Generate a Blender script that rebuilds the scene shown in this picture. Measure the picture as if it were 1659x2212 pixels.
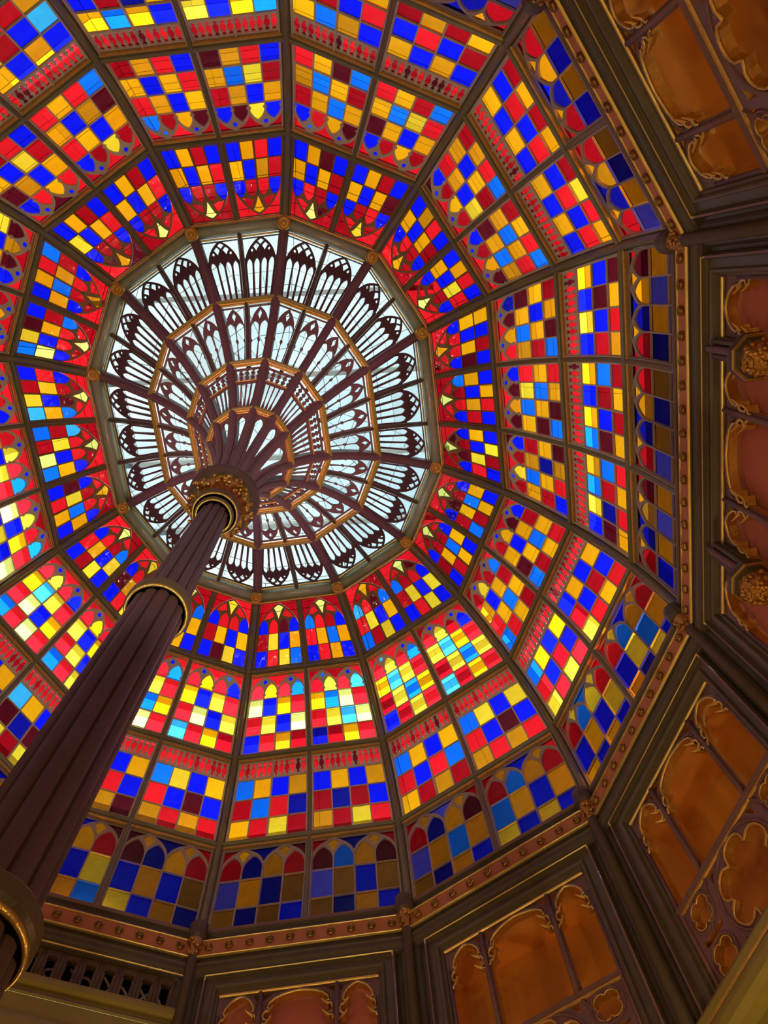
import bpy, math, random
import numpy as np
from mathutils import Vector, Matrix
from mathutils.geometry import delaunay_2d_cdt

# ------------------------------------------------------------------ camera, sky, lights, exposure
for _o in list(bpy.data.objects):
    bpy.data.objects.remove(_o)
sc = bpy.context.scene
COL = sc.collection
random.seed(7)

CAM_F = 1693.4549                       # focal length in pixels of the 1659 x 2212 frame
CAM_POS = (1.693, -2.0806, 0.0)
CAM_ROT = (0.27825, -0.00990, -0.12810)  # rx, ry, rz


def cam_matrix():
    rx, ry, rz = CAM_ROT
    Rx = Matrix.Rotation(rx, 3, 'X'); Ry = Matrix.Rotation(ry, 3, 'Y'); Rz = Matrix.Rotation(rz, 3, 'Z')
    R = Rz @ Ry @ Rx                     # world -> (right, down, forward)
    right, down, fwd = R[0], R[1], R[2]
    M = Matrix((right, -down, -fwd)).transposed()
    return Matrix.Translation(CAM_POS) @ M.to_4x4()


cam_d = bpy.data.cameras.new('camera')
cam_d.sensor_fit = 'VERTICAL'
cam_d.sensor_height = 36.0
cam_d.lens = CAM_F / 2212 * 36.0
cam_d.clip_start = 0.05
cam_o = bpy.data.objects.new('camera', cam_d)
COL.objects.link(cam_o)
cam_o.matrix_world = cam_matrix()
sc.camera = cam_o

SKY = 6.0
world = bpy.data.worlds.new('sky')
sc.world = world
world.use_nodes = True
_nt = world.node_tree
_nt.nodes.clear()
_out = _nt.nodes.new('ShaderNodeOutputWorld')
_bg = _nt.nodes.new('ShaderNodeBackground')
_tc = _nt.nodes.new('ShaderNodeTexCoord')
_no = _nt.nodes.new('ShaderNodeTexNoise'); _no.inputs['Scale'].default_value = 2.2; _no.inputs['Detail'].default_value = 4
_cr = _nt.nodes.new('ShaderNodeValToRGB')
_cr.color_ramp.elements[0].position = 0.35; _cr.color_ramp.elements[0].color = (0.72, 0.88, 1.0, 1)
_cr.color_ramp.elements[1].position = 0.65; _cr.color_ramp.elements[1].color = (1.0, 1.0, 0.98, 1)
_nt.links.new(_tc.outputs['Generated'], _no.inputs['Vector'])
_nt.links.new(_no.outputs['Fac'], _cr.inputs['Fac'])
_nt.links.new(_cr.outputs['Color'], _bg.inputs['Color'])
_bg.inputs['Strength'].default_value = SKY
_nt.links.new(_bg.outputs['Background'], _out.inputs['Surface'])

sc.view_settings.view_transform = 'Standard'
sc.view_settings.look = 'None'
sc.view_settings.exposure = 0.0
sc.view_settings.gamma = 1.0
sc.view_settings.use_curve_mapping = False
sc.cycles.use_denoising = True
sc.cycles.max_bounces = 6
sc.cycles.diffuse_bounces = 3
sc.cycles.glossy_bounces = 2
sc.cycles.transparent_max_bounces = 24
sc.cycles.sample_clamp_indirect = 4.0
sc.cycles.caustics_reflective = False


def lamp(name, kind, loc, energy, color, size=0.3, target=None, spot=None):
    d = bpy.data.lights.new(name, kind)
    d.energy = energy
    d.color = color
    if kind == 'AREA':
        d.shape = 'DISK'; d.size = size
    else:
        d.shadow_soft_size = size
    if spot:
        d.spot_size = math.radians(spot); d.spot_blend = 0.6
    o = bpy.data.objects.new(name, d)
    COL.objects.link(o)
    o.location = loc
    if target is not None:
        v = Vector(target) - Vector(loc)
        o.rotation_euler = v.to_track_quat('-Z', 'Y').to_euler()
    return o


WARM = (1.0, 0.60, 0.24)
for _a in range(6):
    _t = math.radians(30 + 60 * _a)
    lamp('gallery_lamp', 'POINT', (4.3 * math.cos(_t), 4.6 * math.sin(_t), 2.6), 96, WARM, 0.12)
for _a in range(6):  # added fill spots that lift the dome ribs and tracery
    _t = math.radians(60 * _a)
    lamp('dome_fill_spot', 'SPOT', (4.4 * math.cos(_t), 4.8 * math.sin(_t), 3.2), 270, (1.0, 0.86, 0.62), 0.12,
         (-3.6 * math.cos(_t), -4.0 * math.sin(_t), 12.0), 62)
for _a in range(12):
    _t = math.radians(30 * _a)
    lamp('attic_lamp', 'POINT', (6.25 * math.cos(_t), 6.75 * math.sin(_t), 9.15), {30: 95, 330: 85, 120: 15, 90: 11, 60: 12}.get(30 * _a, 7), (1.0, 0.93, 0.82), 0.10)
for _a in range(4):
    _t = math.radians(20 + 90 * _a)
    lamp('vault_uplight', 'SPOT', (2.3 * math.cos(_t), 2.3 * math.sin(_t), 1.0), 950, (1.0, 0.34, 0.58), 0.1,
         (1.35 * math.cos(_t), 1.35 * math.sin(_t), 12.8), 22)

# ------------------------------------------------------------------ measured plan and profile
Q = [(2.89400111, 1.21484328), (2.18044042, 2.57685901), (0.78135802, 3.3)]


def vert(k, s):
    k %= 12
    i = (0, 1, 2, 2, 1, 0, 0, 1, 2, 2, 1, 0)[k]
    sx = (1, 1, 1, -1, -1, -1, -1, -1, -1, 1, 1, 1)[k]
    sy = 1 if k < 6 else -1
    return Vector((sx * Q[i][0] * s, sy * Q[i][1] * s, 0))


class Spline:
    """natural cubic spline through (s, z) nodes at t = 0, 1, 2 ..."""
    def __init__(self, pts):
        self.n = len(pts) - 1
        y = np.array(pts, float)
        n = self.n
        A = np.eye(n + 1); B = np.zeros_like(y)
        for i in range(1, n):
            A[i, i - 1:i + 2] = (1, 4, 1)
            B[i] = 6 * (y[i + 1] - 2 * y[i] + y[i - 1])
        self.y, self.m = y, np.linalg.solve(A, B)

    def __call__(self, t):
        i = min(max(int(math.floor(t)), 0), self.n - 1)
        u = t - i
        y, m = self.y, self.m
        a = y[i] * (1 - u) + y[i + 1] * u + ((1 - u) ** 3 - (1 - u)) * m[i] / 6 + (u ** 3 - u) * m[i + 1] / 6
        return float(a[0]), float(a[1])


class Surf:
    """a faceted 12-sided vault: side k, position v along the side, t down the profile, d away from the room"""
    def __init__(self, nodes, fan=False):
        self.f = Spline(nodes)
        self.fan = fan

    def base(self, k, v, t):
        s, z = self.f(t)
        p = vert(k, s).lerp(vert(k + 1, s), v)
        p.z = z
        return p

    def frame(self, k, v, t):
        p = self.base(k, v, t)
        e = (vert(k + 1, 1) - vert(k, 1)).normalized()
        dt = (self.base(k, v, t + .01) - self.base(k, v, t - .01)).normalized()
        n = e.cross(dt).normalized()
        ref = Vector((-p.x, -p.y, p.xy.length + .2)) if self.fan else Vector((p.x, p.y, max(p.z - 7, .2)))
        if n.dot(ref) < 0:
            n = -n
        return p, e, dt, n

    def P(self, k, v, t, d=0.0):
        p, e, dt, n = self.frame(k, v, t)
        return p + n * d

    def width(self, k, t):
        s, z = self.f(t)
        return (vert(k + 1, s) - vert(k, s)).length

    def rib(self, k, t):
        """corner rib frame: point, lateral, normal away from the room"""
        s, z = self.f(t)
        p = vert(k, s); p.z = z
        s0, z0 = self.f(t - .01); s1, z1 = self.f(t + .01)
        a = vert(k, s0); a.z = z0
        b = vert(k, s1); b.z = z1
        dt = (b - a).normalized()
        lat = Vector((-p.y, p.x, 0)).normalized()
        n = lat.cross(dt).normalized()
        ref = Vector((-p.x, -p.y, p.xy.length + .2)) if self.fan else Vector((p.x, p.y, max(p.z - 7, .2)))
        if n.dot(ref) < 0:
            n = -n
        return p, lat, n


DOME = Surf([(1.0, 14.0894), (1.37905, 13.4767), (1.65631, 12.1294), (1.81118, 10.5496), (1.845, 8.72)])
FAN = Surf([(1.0, 14.09), (0.65, 13.50), (0.37, 12.46), (0.20, 11.18), (0.105, 9.95), (0.075, 8.72)], fan=True)


def bays(k):
    return 3 if k % 12 in (11, 5) else 2


HOUR = {11: 'three', 0: 'four', 1: 'five', 2: 'six', 3: 'seven', 4: 'eight', 5: 'nine', 6: 'ten', 7: 'eleven', 8: 'twelve', 9: 'one', 10: 'two'}


def half_name(k, j):
    n = bays(k)
    if n == 3:
        o = ('upper third', 'middle third', 'lower third')
        return o[j] if k == 11 else o[2 - j]
    if k in (1, 2, 3):
        return ('right half', 'left half')[j]
    if k in (7, 8, 9):
        return ('left half', 'right half')[j]
    if k in (10, 0):
        return ('upper half', 'lower half')[j]
    return ('lower half', 'upper half')[j]


def project(p):
    q = cam_o.matrix_world.inverted() @ p
    if q.z > -0.01:
        return None
    return 829.5 + CAM_F * q.x / -q.z, 1106 - CAM_F * q.y / -q.z


def in_view(pts, m=330):
    for p in pts:
        q = project(p)
        if q and -m < q[0] < 1659 + m and -m < q[1] < 2212 + m:
            return True
    return False


# ------------------------------------------------------------------ materials
MATS = {}


def new_mat(name):
    m = bpy.data.materials.new(name)
    m.use_nodes = True
    m.node_tree.nodes.clear()
    MATS[name] = m
    return m, m.node_tree.nodes, m.node_tree.links


def surface(name, col, rough=.5, metal=0.0, var=.25, scale=6.0, bump=.15, spec=.4):
    m, N, L = new_mat(name)
    out = N.new('ShaderNodeOutputMaterial'); b = N.new('ShaderNodeBsdfPrincipled')
    tc = N.new('ShaderNodeTexCoord'); no = N.new('ShaderNodeTexNoise')
    no.inputs['Scale'].default_value = scale; no.inputs['Detail'].default_value = 5
    mx = N.new('ShaderNodeMix'); mx.data_type = 'RGBA'
    mx.inputs['A'].default_value = (*[c * (1 - var) for c in col], 1)
    mx.inputs['B'].default_value = (*[min(1, c * (1 + var)) for c in col], 1)
    L.new(tc.outputs['Object'], no.inputs['Vector'])
    L.new(no.outputs['Fac'], mx.inputs['Factor'])
    L.new(mx.outputs['Result'], b.inputs['Base Color'])
    b.inputs['Roughness'].default_value = rough
    b.inputs['Metallic'].default_value = metal
    b.inputs['Specular IOR Level'].default_value = spec
    if bump:
        n2 = N.new('ShaderNodeTexNoise'); n2.inputs['Scale'].default_value = scale * 9
        L.new(tc.outputs['Object'], n2.inputs['Vector'])
        bp = N.new('ShaderNodeBump'); bp.inputs['Strength'].default_value = bump; bp.inputs['Distance'].default_value = .02
        L.new(n2.outputs['Fac'], bp.inputs['Height']); L.new(bp.outputs['Normal'], b.inputs['Normal'])
    L.new(b.outputs['BSDF'], out.inputs['Surface'])
    return m


def glass(name, tint, var=.22, gloss=.012, scale=3.0):
    """coloured pane: light passes straight through, dyed; a thin gloss on top"""
    m, N, L = new_mat(name)
    out = N.new('ShaderNodeOutputMaterial')
    tr = N.new('ShaderNodeBsdfTransparent'); gl = N.new('ShaderNodeBsdfGlossy'); mi = N.new('ShaderNodeMixShader')
    tc = N.new('ShaderNodeTexCoord'); oi = N.new('ShaderNodeObjectInfo')
    mp = N.new('ShaderNodeMapping'); mp.inputs['Scale'].default_value = (1, 1, 2.5)
    no = N.new('ShaderNodeTexNoise'); no.inputs['Scale'].default_value = scale; no.inputs['Detail'].default_value = 3
    no.inputs['Distortion'].default_value = 1.2
    add = N.new('ShaderNodeMath'); add.operation = 'MULTIPLY_ADD'; add.inputs[1].default_value = .55; 
    ad2 = N.new('ShaderNodeMath'); ad2.operation = 'MULTIPLY'; ad2.inputs[1].default_value = .5
    mx = N.new('ShaderNodeMix'); mx.data_type = 'RGBA'
    r = [math.sqrt(c) for c in tint]                    # two faces per pane
    mx.inputs['A'].default_value = (*[c * (1 - var) for c in r], 1)
    mx.inputs['B'].default_value = (*[min(1, c * (1 + var)) for c in r], 1)
    L.new(tc.outputs['Object'], mp.inputs['Vector']); L.new(mp.outputs['Vector'], no.inputs['Vector'])
    L.new(oi.outputs['Random'], ad2.inputs[0])
    L.new(no.outputs['Fac'], add.inputs[0]); L.new(ad2.outputs[0], add.inputs[2])
    L.new(add.outputs[0], mx.inputs['Factor'])
    L.new(mx.outputs['Result'], tr.inputs['Color'])
    gl.inputs['Roughness'].default_value = .07
    gl.inputs['Color'].default_value = (.9, .9, .9, 1)
    n2 = N.new('ShaderNodeTexNoise'); n2.inputs['Scale'].default_value = 7
    L.new(tc.outputs['Object'], n2.inputs['Vector'])
    bp = N.new('ShaderNodeBump'); bp.inputs['Strength'].default_value = .5; bp.inputs['Distance'].default_value = .03
    L.new(n2.outputs['Fac'], bp.inputs['Height']); L.new(bp.outputs['Normal'], gl.inputs['Normal'])
    mi.inputs['Fac'].default_value = gloss
    L.new(tr.outputs['BSDF'], mi.inputs[1]); L.new(gl.outputs['BSDF'], mi.inputs[2])
    L.new(mi.outputs['Shader'], out.inputs['Surface'])
    return m


OLIVE = surface('olive_paint', (.185, .160, .078), .36, var=.25, bump=.1, spec=.5)
OLIVE_D = surface('dark_olive_paint', (.085, .062, .030), .45, var=.3)
BROWN = surface('brown_paint', (.11, .068, .032), .5, var=.3)
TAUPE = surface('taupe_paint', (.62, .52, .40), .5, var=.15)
TRACERY1 = surface('gilt_brown_paint', (.25, .130, .038), .45, var=.2)
MAROON = surface('maroon_iron', (.075, .036, .032), .5, var=.2)
PLUM = surface('plum_iron', (.072, .040, .040), .5, var=.2, bump=.1)
RIBPLUM = surface('uplit_rib_plum', (.15, .080, .080), .5, var=.2, bump=.1)  # plum takes in the purple uplighting on the vault ribs
OCULUS = surface('lit_olive_gloss', (.32, .37, .22), .22, var=.25, bump=.05, spec=.7)  # olive lightened to carry the pale sky sheen on the oculus ring
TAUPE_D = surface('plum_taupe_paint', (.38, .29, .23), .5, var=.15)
FRAME = surface('wall_olive_paint', (.115, .090, .045), .42, var=.3)
LEAFGOLD = surface('dark_leaf_gilding', (.60, .34, .07), .26, .95, var=.35, scale=20, bump=.3)
PLUM_L = surface('rose_brown_paint', (.20, .105, .095), .5, var=.2)
GOLD = surface('gold_leaf', (1.0, .68, .19), .30, .88, var=.18, scale=14, bump=.2)
GOLD_D = surface('aged_gilding', (.82, .50, .12), .33, .85, var=.3, scale=20, bump=.35)
BRONZE = surface('bronze_gilding', (.34, .20, .06), .4, .9, var=.3)
ORANGE = surface('orange_plaster', (.74, .28, .032), .8, var=.08, bump=.05)
SALMON = surface('salmon_plaster', (.58, .16, .075), .8, var=.06, bump=.04)
FRIEZE = surface('frieze_orange_paint', (.50, .17, .045), .6, var=.2)
GREEN = surface('yellow_lit_olive', (.28, .235, .03), .45, var=.2)  # olive with the beam's greenish-yellow lighting put into the colour
PALEIRON = surface('pale_iron_paint', (.60, .42, .36), .5)
DARKBACK = surface('recess_shade_black', (.02, .014, .012), .9, var=.3)  # near-black stands for the shade inside the balustrade hollow
STONE = surface('attic_plaster', (.88, .84, .76), .9, var=.06)
FLOORM = surface('floor_boards', (.22, .12, .06), .5, var=.3)

TINT = {
    'B': (.003, .006, .95), 'N': (.004, .004, .22), 'L': (.004, .125, 1.0), 'C': (.04, .42, 1.0), 'V': (.07, .06, .60),
    'R': (.80, .008, .014), 'D': (.38, .003, .008), 'M': (.085, .003, .008),
    'A': (1.0, .30, .003), 'Y': (1.0, .50, .02), 'O': (.58, .20, .004), 'P': (1.0, .88, .17), 'T': (.26, .095, .008), 'W': (1, .97, .8),  # lemon and white also stand for yellow washed out by light behind
}
NAMES = {'B': 'cobalt_glass', 'N': 'navy_glass', 'L': 'azure_glass', 'C': 'sky_blue_glass', 'V': 'violet_blue_glass', 'R': 'scarlet_glass',
         'D': 'crimson_glass', 'M': 'maroon_glass', 'A': 'amber_glass', 'Y': 'yellow_glass', 'O': 'ochre_glass', 'P': 'lemon_glass',
         'T': 'tawny_glass', 'W': 'overexposed_yellow_glass'}
GLASS = {c: glass(NAMES[c], t) for c, t in TINT.items()}
CLEAR = glass('clear_glass', (.70, .80, .80), var=.06, gloss=.03)
DIMMING = glass('dimming_skylight_glass', (.21, .225, .22), var=.12, gloss=.0, scale=.6)  # grey tint added to cut the bright sky down behind the dome

# ------------------------------------------------------------------ mesh helpers


def link(name, me, parent=None):
    o = bpy.data.objects.new(name, me)
    COL.objects.link(o)
    if parent is not None:
        o.parent = parent
    return o


def mesh(name, V, F, mats, parent=None, smooth=False, mi=None):
    me = bpy.data.meshes.new(name)
    me.from_pydata([tuple(v) for v in V], [], F)
    for m in (mats if isinstance(mats, (list, tuple)) else [mats]):
        me.materials.append(m)
    if mi is not None:
        me.polygons.foreach_set('material_index', mi)
    if smooth:
        me.polygons.foreach_set('use_smooth', [True] * len(me.polygons))
    me.update()
    return link(name, me, parent)


def empty(name, label=None, cat=None, group=None, kind=None, loc=None):
    o = bpy.data.objects.new(name, None)
    COL.objects.link(o)
    o.empty_display_size = .2
    tag(o, label, cat, group, kind)
    return o


def tag(o, label=None, cat=None, group=None, kind=None):
    if label: o['label'] = label
    if cat: o['category'] = cat
    if group: o['group'] = group
    if kind: o['kind'] = kind
    return o


class MB:
    def __init__(self):
        self.V, self.F, self.I = [], [], []

    def add(self, V, F, mi=0):
        n = len(self.V)
        self.V += list(V)
        self.F += [tuple(i + n for i in f) for f in F]
        self.I += [mi] * len(F)

    def sweep(self, frames, prof, closed=True, mi=0, caps=True, scale=None):
        """frames: (p, lat, nrm); prof: (w, d) points"""
        n = len(prof)
        V = []
        for fi, (p, l, nn) in enumerate(frames):
            sc_ = scale[fi] if scale else 1.0
            for w, d in prof:
                V.append(p + l * w * sc_ + nn * d * sc_)
        F = []
        for i in range(len(frames) - 1):
            for j in range(n if closed else n - 1):
                a = i * n + j; b = i * n + (j + 1) % n
                F.append((a, b, b + n, a + n))
        if closed and caps:
            F.append(tuple(range(n))[::-1])
            F.append(tuple(range((len(frames) - 1) * n, len(frames) * n)))
        self.add(V, F, mi)

    def tube(self, pts, r, seg=6, mi=0, closed=False):
        pts = [Vector(p) for p in pts]
        fr = []
        N = len(pts)
        for i, p in enumerate(pts):
            if closed:
                t = pts[(i + 1) % N] - pts[i - 1]
            else:
                t = pts[min(i + 1, N - 1)] - pts[max(i - 1, 0)]
            t.normalize()
            a = t.cross(Vector((.31, .17, .93)))
            if a.length < .05:
                a = t.cross(Vector((1, 0, 0)))
            a.normalize(); b = t.cross(a)
            fr.append((p, a, b))
        if closed:
            fr.append(fr[0])
        self.sweep(fr, [(r * math.cos(2 * math.pi * i / seg), r * math.sin(2 * math.pi * i / seg)) for i in range(seg)], mi=mi, caps=not closed)

    def box(self, c, ax, ay, az, mi=0):
        c = Vector(c)
        V = [c + ax * x + ay * y + az * z for x in (-1, 1) for y in (-1, 1) for z in (-1, 1)]
        self.add(V, [(0, 1, 3, 2), (4, 6, 7, 5), (0, 4, 5, 1), (2, 3, 7, 6), (0, 2, 6, 4), (1, 5, 7, 3)], mi)

    def lathe(self, prof, o, ax, seg=16, mi=0, lobes=0, lobe=0.0, phase=0.0):
        """prof: (r, h) along ax from o"""
        ax = Vector(ax).normalized()
        u = ax.orthogonal().normalized() if abs(ax.z) < .99 else Vector((1, 0, 0))
        w = ax.cross(u)
        V = []
        for r, h in prof:
            for i in range(seg):
                th = 2 * math.pi * i / seg + phase
                rr = r * (1 - lobe + lobe * abs(math.cos(lobes * th / 2)) ** .6 if lobes else 1)
                V.append(Vector(o) + ax * h + (u * math.cos(th) + w * math.sin(th)) * rr)
        F = []
        for i in range(len(prof) - 1):
            for j in range(seg):
                a = i * seg + j; b = i * seg + (j + 1) % seg
                F.append((a, b, b + seg, a + seg))
        F.append(tuple(range(seg))[::-1])
        F.append(tuple(range((len(prof) - 1) * seg, len(prof) * seg)))
        self.add(V, F, mi)

    def build(self, name, mats, parent=None, smooth=False):
        return mesh(name, self.V, self.F, mats, parent, smooth, self.I)


def arch(x0, x1, ys, ya, n=5):
    xm = (x0 + x1) / 2
    L = []
    for i in range(n + 1):
        th = math.radians(60 * i / n)
        L.append((x0 + (xm - x0) * (1 - math.cos(th)) / .5, ys + (ya - ys) * math.sin(th) / math.sin(math.pi / 3)))
    return L, [(2 * xm - x, y) for x, y in L[-2::-1]]      # left rising, right falling (apex in left)


def ring_pts(cx, cy, rx, ry, n=12, ph=0.0):
    return [(cx + rx * math.cos(2 * math.pi * i / n + ph), cy + ry * math.sin(2 * math.pi * i / n + ph)) for i in range(n)]


def plate(outer, holes, M, d0, d1, name, mat, parent, reveal_mat=None, reveal_name='reveal'):
    """flat sheet pierced by the holes, with reveals of depth d1 - d0, mapped by M(a, b, d)"""
    vs, fs = [], []
    for loop in [outer] + holes:
        n = len(vs)
        vs += [Vector(p) for p in loop]
        fs.append(list(range(n, n + len(loop))))
    ov, oe, of, _, _, _ = delaunay_2d_cdt(vs, [], fs, 2, 1e-6)
    mb = MB()
    mb.add([M(v.x, v.y, d0) for v in ov], [tuple(f) for f in of])
    rv = MB() if reveal_mat else mb
    for loop in holes:
        n = len(loop)
        V = [M(x, y, d0) for x, y in loop] + [M(x, y, d1) for x, y in loop]
        rv.add(V, [(i, (i + 1) % n, (i + 1) % n + n, i + n) for i in range(n)])
    o = mb.build(name, mat, parent)
    if reveal_mat:
        rv.build(reveal_name, reveal_mat, parent)
    return o


def pane(poly, M, d, mat, parent, name='pane', th=.010, grow=1.03):
    cx = sum(p[0] for p in poly) / len(poly); cy = sum(p[1] for p in poly) / len(poly)
    P = [(cx + (x - cx) * grow, cy + (y - cy) * grow) for x, y in poly]
    n = len(P)
    c = M(cx, cy, d)
    V = [M(x, y, d) - c for x, y in P] + [M(x, y, d + th) - c for x, y in P]
    F = [tuple(range(n)), tuple(range(n, 2 * n))[::-1]] + [(i, i + n, (i + 1) % n + n, (i + 1) % n) for i in range(n)]
    o = mesh(name, V, F, mat, parent)
    o.location = c
    return o

# ------------------------------------------------------------------ large structure: floor, lower walls, attic, outer skylight


def wall_frame(k):
    a, b = vert(k, 1.80), vert(k + 1, 1.80)
    e = (b - a).normalized()
    m = (a + b) / 2
    n = Vector((e.y, -e.x, 0))
    if n.dot(m) < 0:
        n = -n
    return m, e, n


def WALL(k):
    m, e, n = wall_frame(k)

    def W(x, z, d=0.0):
        p = m + e * x + n * d
        p.z = z
        return p
    return W


def half_len(k):
    return (vert(k + 1, 1.80) - vert(k, 1.80)).length / 2


mb = MB()
fl = [vert(k, 2.3) for k in range(12)]
mb.add([Vector((p.x, p.y, -1.6)) for p in fl] + [Vector((p.x, p.y, -1.7)) for p in fl],
       [tuple(range(12)), tuple(range(12, 24))[::-1]] + [(i, (i + 1) % 12, (i + 1) % 12 + 12, i + 12) for i in range(12)])
tag(mb.build('floor', FLOORM), 'wide board floor of the rotunda below the view', kind='structure')

# plaster drum outside the dome, placed and sized to dim the lowest glass
mb = MB()
for k in range(12):
    a, b = vert(k, 2.06), vert(k + 1, 2.06)
    c, d = vert(k, 2.12), vert(k + 1, 2.12)
    V = []
    for p in (a, b, d, c):
        for z in (8.7, 11.75):
            q = Vector(p); q.z = z
            V.append(q)
    mb.add(V, [(0, 1, 3, 2), (2, 3, 5, 4), (4, 5, 7, 6), (6, 7, 1, 0)])
attic = mb.build('wall_attic', STONE)
tag(attic, 'pale plaster attic wall ringing the dome, added behind the lowest glass to dim it', kind='structure')
mb = MB()
lo = [vert(k, 1.86) for k in range(12)]; hi = [vert(k, 2.06) for k in range(12)]
mb.add([Vector((p.x, p.y, 8.74)) for p in lo + hi], [(i, (i + 1) % 12, (i + 1) % 12 + 12, i + 12) for i in range(12)])
mb.build('attic_floor', STONE, attic)

# outer skylight: panes tinted to dim the sky, clear rows placed for bright streaks
SKYL = Surf([(2.10, 11.75), (1.62, 14.4), (0.98, 16.6), (0.0, 17.9)])
sky = empty('ceiling', 'outer skylight of sky-dimming panes and iron bars above the glass dome', kind='structure')
ROWS = [0, .44, .52, .60, .65, .72, .77, .86, .90, 1.0, 1.6, 2.2, 2.97]
STREAKS = {(k, i, r) for k in (1, 2, 3, 4) for i in range(2) for r in (2, 4, 6, 8)} | {(5, 0, r) for r in (2, 4, 6, 8)} | {(5, 1, 2)}
STREAKS |= {(k, i, 1) for k in (11, 0, 8, 4) for i in range(2)} | {(7, 1, 1), (3, 1, 1), (0, 1, 0)}
for k in range(12):
    for i in range(2):
        for r in range(len(ROWS) - 1):
            t0, t1 = ROWS[r], ROWS[r + 1]
            V = [SKYL.P(k, i / 2, t0), SKYL.P(k, (i + 1) / 2, t0), SKYL.P(k, (i + 1) / 2, t1), SKYL.P(k, i / 2, t1)]
            V += [v + Vector((0, 0, .02)) for v in V]
            mesh('skylight_pane', V, [(0, 1, 2, 3), (7, 6, 5, 4), (0, 4, 5, 1), (1, 5, 6, 2), (2, 6, 7, 3), (3, 7, 4, 0)],
                 CLEAR if (k, i, r) in STREAKS else DIMMING, sky)
mb = MB()
for k in range(12):
    for i in range(2):
        mb.tube([SKYL.P(k, i / 2, t * .25) for t in range(12)], .007 if i == 0 else .004, 4)
    for t in ROWS[1:-1]:
        mb.tube([SKYL.P(k, 0, t), SKYL.P(k, 1, t)], .004, 4)
    for t in (1.55, 1.66, 1.77, 1.88, 2.1, 2.2, 2.3, 2.4, 2.5, 2.6, 2.7, 2.8):
        mb.tube([SKYL.P(k, 0, t), SKYL.P(k, 1, t)], .007, 4)
for y in (-2.2, -.6, 1.1, 2.6):
    mb.box(Vector((0, y, 16.3)), Vector((3.4, .25, 0)), Vector((0, .05, 0)), Vector((0, 0, .09)))
mb.build('glazing_bars', STONE, sky)

# ------------------------------------------------------------------ stained glass panels
# colours read clockwise on the photograph (corner rib k to corner rib k + 1), rows from the oculus outward
T1 = {  # lancets / middle / outer | lozenge | circles | spandrels
    11: ['BRRB ABAM ABDB A RR RD', 'LDRB ABOD BARB P RR DD', 'BDMB ABYR BYDB P MD RD'],
    0: ['BDMB ALAD BADL P RR RR', 'BDDB ALAD BADB P RD RR'],
    1: ['BRDL YBYD BYRB P MR RR', 'LMRC ABYR BYDL A RD DR'],
    2: ['BDRL ALAR BARB P RR DD', 'BMRB ABYD LYRB P RR DD'],
    3: ['BRRB ABAD BYMB Y RR RD', 'LDRB ABAR BAYB P DR DR'],
    4: ['BDRB ABOM BYRB Y RR RR', 'LDRB YBAR BYDB P RR DR'],
    5: ['BRDB ALYM BARB A RR DR', 'BRRC ABYD LPDL P DR RD', 'LMDB ABAR CYDB P RD RR'],
    6: ['BRRL PBAD LYMB P DR RD', 'BDRB OLOD BARL O DR RR'],
    7: ['BDDB YBAR BADB A MD RM', 'BDDB ABAR BADB P RR DR'],
    8: ['BDDB ABAR BADB P DR DD', 'BDRB ABOD BARB A DD RR'],
    9: ['BRDB ABAD BAMB P RM DD', 'BDRB ABAM BADB Y RD DR'],
    10: ['BRDB ABAD BORB A RD RD', 'BRDB ABYR BARB P RR RR'],
}
T2 = {  # four rows | circles | spandrels
    11: ['NMAR MALO ABAD DAML BB RRR', 'BMOM RYLA ALAM RAML BB RRR', 'BDYD DOLA ANAD MORB BB MRD'],
    0: ['BMAD DABA ALAM RADL BB RDR', 'LDYD DABO ALAR DARL NB RDD'],
    1: ['BDYR RACY YLYD RADC BB RRD', 'LRYR RYCA ALYD RYDB BC RRR'],
    2: ['CRYD RPLA PCYR RADN BL RDD', 'LRAR RABP PBYR DORB BB RRR'],
    3: ['BRAR RYBA YBPR DARC LB RRR', 'LRAR RYBA ALYR RPDB BB RDR'],
    4: ['BDAR RABY ABYR RYRL BB RRR', 'BRYR RYCA ABPR RPRL BB RRR'],
    5: ['LDYR RABP PBYB RARY BB RDR', 'LRYR RYBA BRAY RPRB BB RRR', 'BRDB RYBA ABYR RPRB BB RRR'],
    6: ['RBAD ABYR YRAB RABL BB RRR', 'BMOM RABY YRAB DABR BB RDR'],
    7: ['BRAR MOBA ABYD BDRB BB RMR', 'BDYD RABA ABOM RARL BB DRR'],
    8: ['LDAM ROBA ABAR DORB LB RRD', 'BMYB DOBA ALYD MORB BB DDD'],
    9: ['BRAM DALA OLAD RAML LB RRD', 'BDAD MABA ALYR RADL BB RRR'],
    10: ['BDAD ROBY OBAD DORL BB MRR', 'BDAM MALO OLAR DARL BB RRR'],
}
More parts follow.
